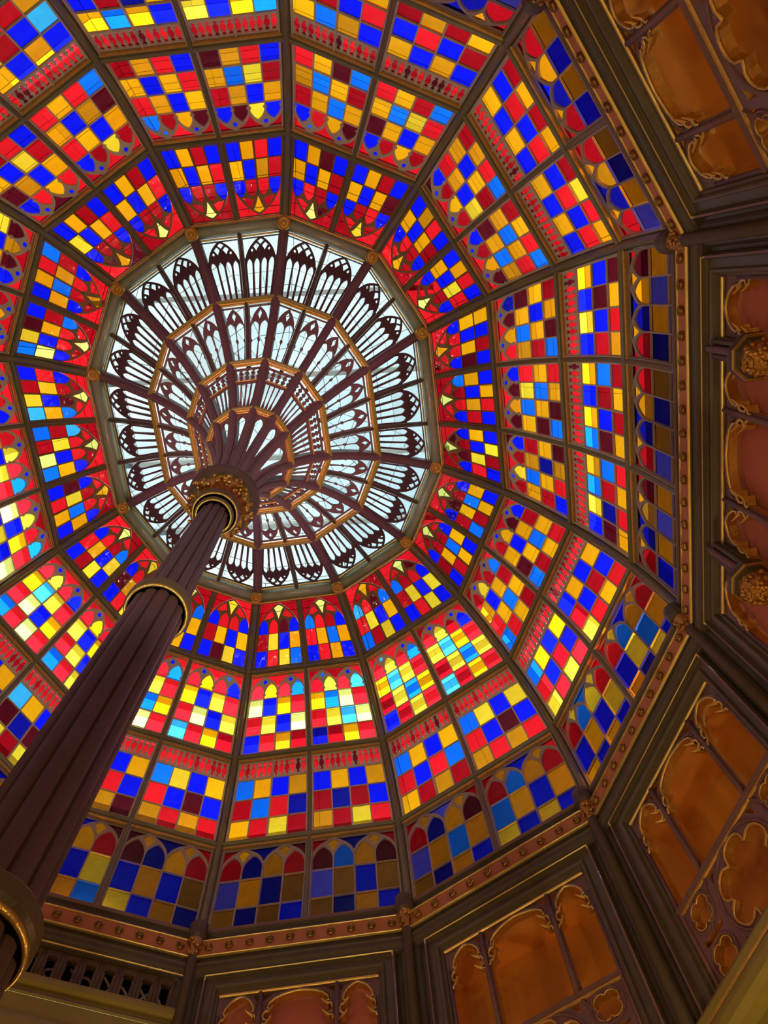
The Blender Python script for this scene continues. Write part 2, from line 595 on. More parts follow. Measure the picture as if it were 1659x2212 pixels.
T3 = {  # three rows | twelve balusters
    11: ['ABYB BMBD MARO RMRRRRRRDRRR', 'ABAL LDBM DADA MRRRRRRRRRRR', 'OLYB LDNM RARA RDRRRRRRRRRD'],
    0: ['ABAB BDBD RARY DRDRDDDDRRMR', 'ABAL NDBR RYRY DDRDRDDRRRRR'],
    1: ['YBYL BMBR RORO RRRRRRRDRRRD', 'ABAL LRBR DODA RRMRDRRDRRDD'],
    2: ['OBAB BDND RYDO RRRRMRRDDRMR', 'OBAL NRLD DYRA RMRDRDRRRRDR'],
    3: ['ABYL BMBR RORO DDDRRDRRRRRR', 'ABAB BRBD MODA RRRRRRDDRRRR'],
    4: ['ABAC BMNM RYDY RRRRRRRRRDRR', 'ABAB BRBD MODA DDDRRRRRRRRR'],
    5: ['ABAB BRBD MODA RDRDRRRDRRDR', 'ABAL BRBD MODA RDRDRRRDRRDR', 'ABAB BRBD MODA RDRDRRRDRRDR'],
    6: ['ABAB BRBD MODA RDRDRRRDRRDR', 'ABAL BRBD MODA RDRDRRRDRRDR'],
    7: ['ABOB BRBD MODA RDRDRRRRRRRR', 'ABOB YDBC BRDO RMMRDRDRRRRR'],
    8: ['ALAB BDNA RARB DRDDDDMRDRDR', 'YBAL RLRB BARA DRRDRRRRRRDR'],
    9: ['ALOB PDBR BARA DDDRRDMRRDRD', 'ABAB BRBD DODA RDRMDRDMMDRD'],
    10: ['ABAB BRBR DADA RRRRRRRRDDMR', 'ABAB BRBR DYRA RRDDRRRRRRDD'],
}
T4 = {  # lancets / two rows | small lozenges | three spandrels
    11: ['MAND OVON VOBO OO DND', 'DOND TNTV NOVO OO DND', 'MTND OVOB BONV OO DND'],
    0: ['DOLR OLYB BYNO OY DBR', 'RYLD YBAB BABA YY RLD'],
    1: ['DOLD ABAL BYBY OO RBD', 'MOND OLOV BONT OO DVD'],
    2: ['MOLM TBTV BONT OO DND', 'DOND TNOV BTNT OA MND'],
    3: ['DANM TBOB NOBY OO DNM', 'DAVD YBAB LOBO AO MBD'],
}
T4D = ['DAND OBOB BOBO OO DBD', 'DOND TNOV BTNT OO DND', 'MOND OBOB BONO OO DND']

TOPM = {0: (.150, .055), 1: (.105, .055), 2: (.105, .055), 3: (.105, .0)}   # clear margins at the top and foot of each ring, metres


def panel_map(k, j, ring, S=DOME, r0=None, r1=None, mt=None, mbm=None, mrib=.076, mmid=.040, flip=False):
    n = bays(k)
    v0, v1 = j / n, (j + 1) / n
    ml = mrib if j == 0 else mmid
    mr = mrib if j == n - 1 else mmid
    r0 = ring if r0 is None else r0
    r1 = ring + 1 if r1 is None else r1
    Lt = sum((S.base(k, .5, r0 + (r1 - r0) * (i + 1) / 8) - S.base(k, .5, r0 + (r1 - r0) * i / 8)).length for i in range(8))
    if mt is None:
        mt, mbm = TOPM[ring]
    ta = r0 + (r1 - r0) * mt / Lt
    tb = r1 - (r1 - r0) * mbm / Lt

    def M(a, b, d):
        t = ta + (tb - ta) * b
        W = S.width(k, t)
        va, vb = v0 + ml / W, v1 - mr / W
        return S.P(k, va + (vb - va) * a, t, d)
    tm = (ta + tb) / 2
    Wm = S.width(k, tm)
    return M, Wm * (v1 - v0) - ml - mr, Lt - mt - mbm


def cells(W, L, rows, top, ap, spring, hv=.010, hh=.006, edge=.018, cusp=False):
    """four lancets over rows of squares -> list of polygons (row by row)"""
    a0 = edge / W
    cw = (1 - 2 * a0) / 4
    out = []
    gx, gy = hv / W, hh / L
    for r, (y0, y1) in enumerate(rows):
        for c in range(4):
            x0, x1 = a0 + c * cw + (gx if c else gx * .6), a0 + (c + 1) * cw - (gx if c < 3 else gx * .6)
            if c == 1: x1 -= gx * .5
            if c == 2: x0 += gx * .5
            if r == 0 and ap is not None:
                l, rr = arch(x0, x1, spring, ap, 5)
                if cusp:
                    q = (x1 - x0) * .11
                    l = [(x0, spring + .022), (x0 + q, spring + .004), (x0 + q * .15, spring - .014)] + l[1:]
                    rr = rr[:-1] + [(x1 - q * .15, spring - .014), (x1 - q, spring + .004), (x1, spring + .022)]
                out.append([(x0, y1 - gy), *l, *rr, (x1, y1 - gy)])
            else:
                out.append([(x0, y0 + gy), (x1, y0 + gy), (x1, y1 - gy), (x0, y1 - gy)])
    return out


def border(rows):
    ys = [0] + [r[1] for r in rows[:-1]] + [1]
    extra = sorted(set(ys + [y * .5 for y in ys[1:2]]))
    return [(0, y) for y in extra] + [(1, y) for y in extra[::-1]]


def spandrel_side(x_edge, top, A_left, left=True):
    """corner piece above the outer curve of an arch (A_left: left half, spring to apex)"""
    pts = [(x, y) for x, y in A_left if y > top + .012 and x > x_edge + .002]
    xt = None
    for (xa, ya), (xb, yb) in zip(A_left[:-1], A_left[1:]):
        if ya > top + .012 >= yb or (ya >= top and yb <= top + .012):
            f = (ya - top - .006) / max(1e-6, ya - yb)
            xt = xa + (xb - xa) * min(1, max(0, f))
    if xt is None:
        xt = A_left[-1][0] - .03
    poly = [(x_edge, top), (max(xt, x_edge + .02), top)] + pts[::-1] + [(x_edge, max(p[1] for p in pts) + .02)]
    return poly


def mirror(poly, c=1.0):
    return [(c - x, y) for x, y in poly][::-1]


def moulding(M, name, mat, parent, at, w, d0, d1, vertical, span=(0, 1), n=4, dim=1.0):
    """slim bar along one edge of a panel"""
    mb = MB()
    V = []
    for i in range(n + 1):
        s = span[0] + (span[1] - span[0]) * i / n
        for o, d in ((-w / 2, d1), (-w / 2, d0 + .3 * (d1 - d0)), (-w / 4, d0), (w / 4, d0), (w / 2, d0 + .3 * (d1 - d0)), (w / 2, d1)):
            V.append(M(at + o / dim, s, d) if vertical else M(s, at + o / dim, d))
    F = [(i * 6 + j, i * 6 + j + 1, (i + 1) * 6 + j + 1, (i + 1) * 6 + j) for i in range(n) for j in range(5)]
    mb.add(V, F)
    return mb.build(name, mat, parent)


COLWORD = {'A': 'amber', 'Y': 'yellow', 'P': 'lemon', 'O': 'ochre'}
GD0, GD1 = .055, .085          # tracery depth behind the rib line


def stained_panel(k, j, ring):
    M, W, L = panel_map(k, j, ring)
    if not in_view([M(a, b, .1) for a in (0, 1) for b in (0, .5, 1)]):
        return
    hr, hf = HOUR[k], half_name(k, j)
    if ring == 0:
        rows = [(.27, .49), (.49, .745), (.745, .985)]
        code = T1[k][j].split()
        polys = cells(W, L, rows, 0, .268, .395)
        cols = code[0] + code[1] + code[2]
        lo = [(.5, .045), (.42, .070), (.375, .094), (.412, .125), (.447, .175), (.472, .22), (.5, .270)]
        polys.append(lo + [(1 - x, y) for x, y in lo[-2:0:-1]]); cols += code[3]
        ci = [(.325, .118), (.355, .165), (.388, .225), (.32, .238), (.26, .262), (.20, .250), (.135, .268), (.19, .205), (.255, .155)]
        polys += [ci, mirror(ci)]; cols += code[4]
        Al, _ = arch(.02, .98, .43, .018, 9)
        sp = spandrel_side(.022, .012, Al)
        polys += [sp, mirror(sp)]; cols += code[5]
        tm, fm, gold = TRACERY1, TRACERY1, 1
        lab = f'stained glass panel with {COLWORD[code[3]]} lozenge, ring nearest the oculus, {hr} o\'clock, {hf}'
    elif ring == 1:
        rows = [(.11, .30), (.30, .53), (.53, .76), (.76, .985)]
        code = T2[k][j].split()
        polys = cells(W, L, rows, 0, .102, .245, cusp=True)
        cols = ''.join(code[:4])
        for cx in (.26, .74):
            polys.append(ring_pts(cx, .078, .040 / W, .042 / L, 10))
        cols += code[4]
        Al, Ar = arch(.012, .5, .20, .012, 8)
        sp = spandrel_side(.016, .010, Al)
        mid = [(x, y) for x, y in [(2 * .256 - x, y) for x, y in Al] if y > .022 and x < .496]
        mid = [(.30, .010)] + [p for p in mid[::-1] if p[0] > .30]
        polys += [sp, mid + [(.5, .165)] + [(1 - x, y) for x, y in mid[::-1]], mirror(sp)]
        cols += code[5]
        tm = fm = TAUPE
        lab = f'stained glass panel of blue-eyed twin lancets, second ring, {hr} o\'clock, {hf}'
    elif ring == 2:
        rows = [(.225, .475), (.475, .735), (.735, .985)]
        code = T3[k][j].split()
        polys = cells(W, L, rows, 0, None, 0)
        cols = ''.join(code[:3])
        a0 = .026 / W
        for i in range(12):
            c0 = a0 + (1 - 2 * a0) * (i + .5) / 12
            c0 += (.004 if i < 6 else -.004) * (-1)
            hw = .44 * (1 - 2 * a0) / 12
            half = [(.30, 0), (.72, .05), (.78, .12), (.62, .19), (.32, .24), (.80, .34), (1.0, .48), (.95, .62), (.70, .74), (.32, .79), (.72, .86), (.6, .94), (.1, 1.0)]
            y0, y1 = .016, .204
            polys.append([(c0 + hw * x, y0 + (y1 - y0) * y) for x, y in half] + [(c0 - hw * x, y0 + (y1 - y0) * y) for x, y in half[::-1]])
        cols += code[3]
        tm = fm = TAUPE
        lab = f'stained glass panel with red baluster band, third ring, {hr} o\'clock, {hf}'
    else:
        rows = [(.10, .36), (.36, .665), (.665, .975)]
        code = (T4[k][j] if k in T4 else T4D[j]).split()
        polys = cells(W, L, rows, 0, .095, .255)
        cols = ''.join(code[:3])
        lo = [(.256, .026), (.186, .060), (.215, .105), (.256, .170), (.297, .105), (.326, .060)]
        polys += [lo, mirror(lo)]; cols += code[3]
        Al, Ar = arch(.012, .5, .205, .010, 8)
        sp = spandrel_side(.016, .012, Al)
        mid = [(x, y) for x, y in [(2 * .256 - x, y) for x, y in Al] if y > .022 and x < .496]
        mid = [(.30, .012)] + [p for p in mid[::-1] if p[0] > .30]
        polys += [sp, mid + [(.5, .17)] + [(1 - x, y) for x, y in mid[::-1]], mirror(sp)]
        cols += code[4]
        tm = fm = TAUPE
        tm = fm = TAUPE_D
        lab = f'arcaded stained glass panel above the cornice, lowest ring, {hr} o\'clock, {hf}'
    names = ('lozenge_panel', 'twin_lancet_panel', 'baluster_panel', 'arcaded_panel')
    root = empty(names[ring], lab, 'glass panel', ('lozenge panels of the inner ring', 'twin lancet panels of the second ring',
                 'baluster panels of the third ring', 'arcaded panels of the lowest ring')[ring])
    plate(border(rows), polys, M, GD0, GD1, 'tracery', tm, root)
    for poly, c in zip(polys, cols):
        pane(poly, M, GD1 + .002, GLASS[c], root)
    # raised frame: gilt head, painted sides and foot
    moulding(M, 'gilded_head', GOLD_D, root, -.012 / L, .022, .004, .06, False, (-.01, 1.01), 3, L)
    moulding(M, 'gilded_head', GOLD_D, root, -.040 / L, .024, .018, .06, False, (-.02, 1.02), 3, L)
    for a in (0, 1):
        moulding(M, 'side_frame', fm, root, a + (.004 if a == 0 else -.004) / W, .024, .022, .06, True, (0, 1), 6, W)
    moulding(M, 'mullion', tm, root, .5, (.020 if ring != 2 else .030), GD0 - .022, GD0 + .01, True, {0: (.30, 1), 1: (.19, 1), 2: (.0, 1), 3: (.2, 1)}[ring], 5, W)


for ring in range(4):
    for k in range(12):
        for j in range(bays(k)):
            stained_panel(k, j, ring)

# ------------------------------------------------------------------ dome ribs, ring beams, oculus
RIB = [(-.086, .12), (-.086, .035), (-.072, .018), (-.056, .028), (-.048, -.010), (-.027, -.042), (0, -.053), (.027, -.042),
       (.048, -.010), (.056, .028), (.072, .018), (.086, .035), (.086, .12)]
MIDRIB = [(-.046, .11), (-.046, .040), (-.036, .026), (-.027, .006), (0, -.012), (.027, .006), (.036, .026), (.046, .040), (.046, .11)]
HALF = {11: 'half past two', 0: 'half past three', 1: 'half past four', 2: 'half past five', 3: 'half past six', 4: 'half past seven',
        5: 'half past eight', 6: 'half past nine', 7: 'half past ten', 8: 'half past eleven', 9: 'half past twelve', 10: 'half past one'}

for k in range(12):
    fr = [DOME.rib(k, i / 8) for i in range(0, 33)]
    mb = MB(); mb.sweep(fr, RIB)
    tag(mb.build('dome_rib', OLIVE), f'thick olive corner rib of the dome running outward at {HALF[k]}', 'rib', 'corner ribs of the dome')
for k in range(12):
    n = bays(k)
    for j in range(1, n):
        fr = []
        for i in range(0, 33):
            p, e, dt, nn = DOME.frame(k, j / n, i / 8)
            fr.append((p, e, nn))
        mb = MB(); mb.sweep(fr, MIDRIB)
        w = 'between its halves' if n == 2 else ('above its middle third' if (j == 1) == (k == 11) else 'below its middle third')
        tag(mb.build('glazing_rib', OLIVE), f'slim olive glazing rib splitting the {HOUR[k]} o\'clock side, {w}', 'rib', 'slim ribs between the glass panels')

BEAM = [(-.070, .12), (-.062, .045), (-.044, .012), (-.018, -.014), (.008, -.014), (.028, .004), (.038, .03), (.112, .052), (.112, .12)]
for ring, word in ((1, 'first'), (2, 'second'), (3, 'third')):
    root = empty('ring_beam', f'twelve-sided olive ring beam around the dome, {word} below the oculus', 'beam', 'ring beams of the dome')
    for k in range(12):
        fr = []
        for v in (.0, 1.0):
            p, e, dt, nn = DOME.frame(k, v, ring)
            fr.append((p, dt, nn))
        mb = MB(); mb.sweep(fr, BEAM)
        mb.build('beam', OLIVE, root)

root = empty('oculus_ring', 'heavy olive twelve-sided ring with gold edges round the clear glass', 'ring')
OC = [(-.115, .16), (-.115, .02)] + [(-.092 + .092 * (1 - math.cos(math.pi * i / 8)), .02 - .085 * math.sin(math.pi * i / 8)) for i in range(9)] + [(.115, .02), (.115, .16)]
for k in range(12):
    fr = []
    for v in (0., 1.):
        p = DOME.base(k, v, 0)
        e = (vert(k + 1, 1) - vert(k, 1)).normalized()
        out = Vector((e.y, -e.x, 0))
        if out.dot(p) < 0: out = -out
        dt = (out + Vector((0, 0, -.42))).normalized()
        nn = (out * .42 + Vector((0, 0, 1))).normalized()
        fr.append((p, dt, nn))
    mb = MB(); mb.sweep(fr, OC); mb.build('beam', OCULUS, root, True)
    for o, r in ((.128, .020), (-.128, .018)):
        mb = MB()
        mb.tube([p + dt * o - nn * .012 for p, dt, nn in fr], r, 6)
        mb.build('gold_bead', GOLD_D, root)
BOSS = [(.118, .05), (.118, -.075), (.100, -.100), (.088, -.088), (.074, -.080), (.062, -.105), (.050, -.108), (.040, -.09), (.030, -.085), (.022, -.115), (.008, -.12)]
for k in range(12):
    p, lat, nn = DOME.rib(k, 0)
    ax = (nn * .3 + Vector((0, 0, 1))).normalized()
    mb = MB(); mb.lathe(BOSS, p, ax, 24)
    mb.build('boss', GOLD_D, root)

# ------------------------------------------------------------------ fan vault of clear glass over the column
FR = [(-1, 2.6), (-1, .35), (-.7, 0), (-.35, -.28), (0, -.36), (.35, -.28), (.7, 0), (1, .35), (1, 2.6)]
for k in range(12):
    fr, scl = [], []
    for i in range(0, 31):
        t = i / 6
        fr.append(FAN.rib(k, t)); scl.append(.078 - .030 * min(1, t / 4.2))
    mb = MB(); mb.sweep(fr, FR, scale=scl)
    tag(mb.build('vault_rib', RIBPLUM), f'curved plum brown vault rib springing from the capital toward {HALF[k]}', 'rib', 'ribs of the fan vault')
for k in range(12):
    n = bays(k)
    for j in range(1, n):
        fr = []
        for i in range(0, 13):
            p, e, dt, nn = FAN.frame(k, j / n, i / 6)
            fr.append((p, e, nn))
        mb = MB(); mb.sweep(fr, [(-.032, .14), (-.032, .03), (0, -.01), (.032, .03), (.032, .14)])
        w = 'in the middle' if n == 2 else ('upper' if (j == 1) == (k == 11) else 'lower')
        tag(mb.build('vault_glazing_rib', BROWN), f'slim brown glazing rib of the clear vault, {HOUR[k]} o\'clock side, {w}', 'rib', 'slim ribs of the clear vault')
for t, word in ((1, 'outer'), (2, 'middle'), (3, 'inner')):
    root = empty('gilded_vault_ring', f'{word} gilded ring of cross bars between the vault ribs', 'ring', 'gilded rings of the vault')
    for k in range(12):
        for (o, d, r, m, nm) in ((.0, .0, .036, GREEN, 'bar'), (.040, .01, .020, GOLD_D, 'gold_bead'), (.066, .03, .014, GOLD_D, 'gold_bead')):
            a = FAN.frame(k, .02, t); b = FAN.frame(k, .98, t)
            mb = MB(); mb.tube([q[0] + q[2] * o + q[3] * d for q in (a, b)], r, 6)
            mb.build(nm, m, root)


def fan_panel(k):
    root = empty('clear_vault_panel', f'clear glass vault panel with dark pierced tracery, {HOUR[k]} o\'clock side', 'glass panel', 'clear panels of the fan vault')
    n = bays(k)
    # outer zone: four lancets under interlaced arches
    for j in range(n):
        M, W, L = panel_map(k, j, 0, FAN, 0, 1, .15, .045, .082, .036)
        rows = [(0, .36), (.36, .98)]
        a0 = .018 / W
        cw = (1 - 2 * a0) / 4
        H = []
        for c in range(4):
            x0, x1 = a0 + c * cw + .014 / W, a0 + (c + 1) * cw - .014 / W
            ysp, yap = (.45, .335)
            l, r = arch(x0, x1, ysp, yap, 4)
            H.append([(x0 + .12 * (x1 - x0), .975), *l, *r, (x1 - .12 * (x1 - x0), .975)])
        def yf(f):
            th = math.acos(1 - f)
            return .55 - .535 * math.sin(th) / math.sin(math.pi / 3)

        def diamond(c, f0, sh):
            q = [(c + f, f0 + f) for f in (0, .06, .125)] + [(c + .125 - f, f0 + .125 + f) for f in (.06, .125)] \
                + [(c - f, f0 + .25 - f) for f in (.06, .125)] + [(c - .125 + f, f0 + .125 - f) for f in (.06,)]
            q = [(x, yf(min(.499, f))) for x, f in q]
            cx = sum(x for x, y in q) / len(q); cy = sum(y for x, y in q) / len(q)
            return [(cx + (x - cx) * sh, cy + (y - cy) * sh) for x, y in q]
        H += [diamond(.5, .25, .80), diamond(.375, .125, .74), diamond(.625, .125, .74)]
        for c, f0 in ((.25, .03), (.75, .03)):
            H.append(ring_pts(c, yf(.17), .035, .030, 8))
        Al = [(f, yf(f)) for f in (.02, .06, .10, .15, .20, .26, .32, .38, .44, .499)]
        Al = [(x - .02, y - .012) for x, y in Al]
        sp = spandrel_side(.012, .010, Al)
        H += [sp, mirror(sp)]
        plate(border(rows), H, M, .050, .085, 'outer_tracery', MAROON, root)
        pane([(-.02, -.05), (1.02, -.05), (1.02, .5), (1.02, 1.02), (-.02, 1.02), (-.02, .5)], M, .10, CLEAR, root, 'outer_pane', grow=1.0)
        # middle zone
        M, W, L = panel_map(k, j, 0, FAN, 1, 2, .10, .045, .060, .036)
        H = []
        for c in range(2):
            x0, x1 = .05 + .46 * c, .49 + .46 * c
            l, r = arch(x0 + .02, x1 - .02, .36, .25, 4)
            H.append([(x0 + .05, .975), (x0 + .01, .62), (x0 + .075, .585), (x0 + .01, .55), *l, *r, (x1 - .01, .55), (x1 - .075, .585), (x1 - .01, .62), (x1 - .05, .975)])
        H.append([(.5, .07), (.60, .14), (.5, .235), (.40, .14)])
        Al, _ = arch(.03, .97, .42, .03, 7)
        sp = spandrel_side(.04, .012, Al)
        H += [sp, mirror(sp)]
        plate(border([(0, .5), (.5, 1)]), H, M, .040, .075, 'middle_tracery', PLUM_L, root)  # rose tone from here inward takes in the pink light near the column
        pane([(-.02, -.05), (1.02, -.05), (1.02, .5), (1.02, 1.02), (-.02, 1.02), (-.02, .5)], M, .09, CLEAR, root, 'middle_pane', grow=1.0)
    # inner zone: baluster band over slim lights
    def M3(t0, t1, mrib):
        def M(a, b, d):
            t = t0 + (t1 - t0) * b
            W = FAN.width(k, t)
            va = mrib / W
            return FAN.P(k, va + (1 - 2 * va) * a, t, d)
        return M
    nb = 6 if n == 3 else 4
    M = M3(2.09, 2.96, .055)
    H = []
    for i in range(nb):
        c, hw = .05 + .9 * (i + .5) / nb, .9 / nb * .40
        half = [(.5, 0), (1, .08), (1, .22), (.5, .30), (.35, .34), (1, .46), (1, .60), (.35, .70), (.5, .74), (.9, .84), (.5, 1)]
        H.append([(c + hw * x, .02 + .25 * y) for x, y in half] + [(c - hw * x, .02 + .25 * y) for x, y in half[::-1]])
    for i in range(nb):
        x0, x1 = .05 + .9 * i / nb + .03, .05 + .9 * (i + 1) / nb - .03
        H.append([(x0, .33), (x1, .33), (x1, .72), ((x0 + x1) / 2, .96), (x0, .72)])
    plate(border([(0, .5), (.5, 1)]), H, M, .030, .060, 'inner_tracery', PLUM_L, root)
    mb = MB(); mb.tube([M(0, .30, .02), M(1, .30, .02)], .013, 6); mb.build('gold_bead', GOLD_D, root)
    pane([(-.02, -.03), (1.02, -.03), (1.02, .5), (1.02, 1.02), (-.02, 1.02), (-.02, .5)], M, .075, CLEAR, root, 'inner_pane', grow=1.0)
    # foot of the vault: one tapering light
    M = M3(3.06, 4.6, .046)
    l, r = arch(.18, .82, .16, .03, 4)
    plate(border([(0, .3), (.3, .6), (.6, 1)]), [[(.42, .62), (.3, .4), *l, *r, (.7, .4), (.58, .62)]], M, .03, .06, 'foot_tracery', PLUM_L, root)
    pane([(0, .0), (1, .0), (1, .3), (1, .66), (0, .66), (0, .3)], M, .07, CLEAR, root, 'foot_pane', grow=1.0)


for k in range(12):
    fan_panel(k)

# ------------------------------------------------------------------ column
root = empty('cluster_column', 'tall dark plum reeded iron column with gold rings and leafy capital', 'column')
mb = MB(); mb.lathe([(.235, -1.6), (.228, 1.0), (.220, 2.43)], (0, 0, 0), (0, 0, 1), 120, lobes=12, lobe=.13); mb.build('lower_shaft', PLUM, root)
mb = MB(); mb.lathe([(.208, 2.43), (.203, 4.0), (.198, 5.42)], (0, 0, 0), (0, 0, 1), 120, lobes=12, lobe=.13); mb.build('middle_shaft', PLUM, root)
mb = MB(); mb.lathe([(.180, 5.42), (.166, 6.8), (.150, 7.96)], (0, 0, 0), (0, 0, 1), 120, lobes=12, lobe=.13); mb.build('upper_shaft', PLUM, root)


def collar(z, ri, ro, h, nm):
    mb = MB()
    mb.lathe([(ri, z - h * .5), (ro - .035, z - h * .5)], (0, 0, 0), (0, 0, 1), 64)
    mb.build('gilded_soffit', GOLD_D, root)
    mb = MB()
    mb.lathe([(ro - .034, z - h * .5), (ro - .034, z - h * .62), (ro - .026, z - h * .68), (ro - .016, z - h * .62), (ro - .012, z - h * .4)], (0, 0, 0), (0, 0, 1), 64)
    mb.build('gold_bead', GOLD, root, True)
    mb = MB()
    mb.lathe([(ro - .012, z - h * .42), (ro, z - h * .25), (ro, z + h * .3), (ro - .02, z + h * .5), (ri - .02, z + h * .6)], (0, 0, 0), (0, 0, 1), 64)
    mb.build(nm, OLIVE_D, root)


collar(5.45, .17, .246, .12, 'middle_ring')
collar(2.43, .19, .262, .14, 'lower_ring')
collar(7.98, .14, .205, .07, 'neck_ring')
collar(8.10, .17, .255, .12, 'neck_ring')
mb = MB(); mb.lathe([(.17, 8.12), (.18, 8.2), (.205, 8.35), (.27, 8.5), (.335, 8.58)], (0, 0, 0), (0, 0, 1), 48); mb.build('bell', GOLD, root, True)
mb = MB(); mb.lathe([(.345, 8.56), (.395, 8.60), (.405, 8.66), (.39, 8.74), (.10, 8.80)], (0, 0, 0), (0, 0, 1), 64); mb.build('abacus', PLUM, root)


def leaf_mesh(scale=1.0, seed=0):
    """curling acanthus leaf with lobed edge and berries: x sideways, y outward, z up"""
    rnd = random.Random(seed)
    mb = MB()
    R, C = 7, 6
    V = []
    for i in range(R + 1):
        u = i / R
        w = .085 * (math.sin(math.pi * min(1, u * .9 + .18)) ** .7) * (1 + .22 * (i % 2))
        for c in range(C + 1):
            s = c / C * 2 - 1
            y = .02 + .13 * u ** 1.7 - .02 * s * s
            z = .30 * u - .11 * max(0, u - .7) * 3 * u
            V.append(Vector((w * s, y + rnd.uniform(-.008, .008) + .012 * math.cos(s * 9), z + rnd.uniform(-.008, .008))))
    F = [(i * (C + 1) + c, i * (C + 1) + c + 1, (i + 1) * (C + 1) + c + 1, (i + 1) * (C + 1) + c) for i in range(R) for c in range(C)]
    mb.add(V, F)
    for q in range(16):
        p = Vector((rnd.uniform(-.08, .08), .07 + rnd.uniform(0, .09), rnd.uniform(.08, .28)))
        mb.lathe([(.004, -.020), (.016, -.012), (.020, 0), (.014, .012), (.003, .018)], p, Vector((rnd.uniform(-1, 1), 1, rnd.uniform(-1, .3))), 6)
    for v in mb.V:
        v *= scale
    me = bpy.data.meshes.new('leaf')
    me.from_pydata([tuple(v) for v in mb.V], [], mb.F)
    me.materials.append(LEAFGOLD)
    me.update()
    return me


LEAVES = [leaf_mesh(1.0, s) for s in range(3)]
for i in range(8):
    th = 2 * math.pi * (i + .3) / 8
    o = link('leaf', LEAVES[i % 3], root)
    o.location = (.175 * math.cos(th), .175 * math.sin(th), 8.17)
    o.scale = (1.25, 1.15, 1.2)
    o.rotation_euler = (0, 0, th - math.pi / 2)

# ------------------------------------------------------------------ cornice
def loop_pts(s, z):
    return [Vector((vert(k, s).x, vert(k, s).y, z)) for k in range(12)]


def band(prof, name, mat, parent, smooth=False):
    """twelve-sided moulding: prof of (plan scale, z)"""
    mb = MB()
    V = []
    for s, z in prof:
        V += loop_pts(s, z)
    F = []
    for i in range(len(prof) - 1):
        for k in range(12):
            a = i * 12 + k; b = i * 12 + (k + 1) % 12
            F.append((a, b, b + 12, a + 12))
    mb.add(V, F)
    return mb.build(name, mat, parent, smooth)


corn = empty('trim_1', 'twelve-sided cornice with orange frieze and gold edges under the dome', kind='structure')
band([(1.90, 8.80), (1.825, 8.80), (1.808, 8.785)], 'sill', OLIVE_D, corn)
band([(1.808, 8.785), (1.800, 8.775), (1.796, 8.755), (1.797, 8.735), (1.803, 8.722)], 'roll_moulding', PLUM_L, corn)
band([(1.803, 8.722), (1.812, 8.70), (1.814, 8.67), (1.806, 8.63), (1.796, 8.60), (1.790, 8.555)], 'cove', OLIVE_D, corn)
for z0, s0, nm in ((8.545, 1.786, 'gold_bead'), (8.285, 1.782, 'gold_bead')):
    band([(s0 + .008, z0 + .016), (s0 + .001, z0 + .010), (s0 - .001, z0), (s0 + .001, z0 - .010), (s0 + .008, z0 - .016)], nm, GOLD, corn)
for k in range(12):
    a0, a1 = vert(k, 1.790), vert(k + 1, 1.790)
    b0, b1 = vert(k, 1.789), vert(k + 1, 1.789)
    V = [Vector((p.x, p.y, z)) for p, z in ((a0, 8.54), (a1, 8.54), (b1, 8.29), (b0, 8.29))]
    mesh('frieze_panel', V, [(0, 1, 2, 3)], FRIEZE, corn)
band([(1.790, 8.27), (1.800, 8.26), (1.803, 8.235), (1.797, 8.205), (1.789, 8.195), (1.787, 8.18), (1.791, 8.165), (1.793, 8.12), (1.789, 8.105),
      (1.789, 8.09), (1.796, 8.075), (1.800, 8.05), (1.800, 8.0), (1.86, 8.0)], 'lower_moulding', OLIVE_D, corn)

ros = MB()
ros.lathe([(.056, .0), (.056, -.014), (.047, -.030), (.038, -.024), (.032, -.016)], (0, 0, 0), (0, 0, 1), 10)
for i in range(6):
    th = math.pi * i / 3
    ros.lathe([(.013, 0), (.014, -.03), (.004, -.042)], (.019 * math.cos(th), .019 * math.sin(th), 0), (0, 0, 1), 5)
ros.lathe([(.010, 0), (.010, -.04), (.003, -.05)], (0, 0, 0), (0, 0, 1), 5)
rme = bpy.data.meshes.new('rosette')
rme.from_pydata([tuple(v) for v in ros.V], [], ros.F)
rme.materials.append(BRONZE); rme.update()
for k in range(12):
    if not in_view([Vector((*vert(k, 1.79).lerp(vert(k + 1, 1.79), v).xy, 8.4)) for v in (0, .5, 1)]):
        continue
    m, e, n = wall_frame(k)
    hl = half_len(k)
    nr = 16 if bays(k) == 3 else 10
    for i in range(nr):
        x = (hl - .20) * (2 * i / (nr - 1) - 1)
        o = link('rosette', rme, corn)
        p = vert(k, 1.786).lerp(vert(k + 1, 1.786), .5) + e * x
        z = n; y = Vector((0, 0, 1)); xx = y.cross(z)
        Mx = Matrix((xx, y, z)).transposed().to_4x4()
        Mx.translation = Vector((p.x, p.y, 8.415))
        o.matrix_local = Mx

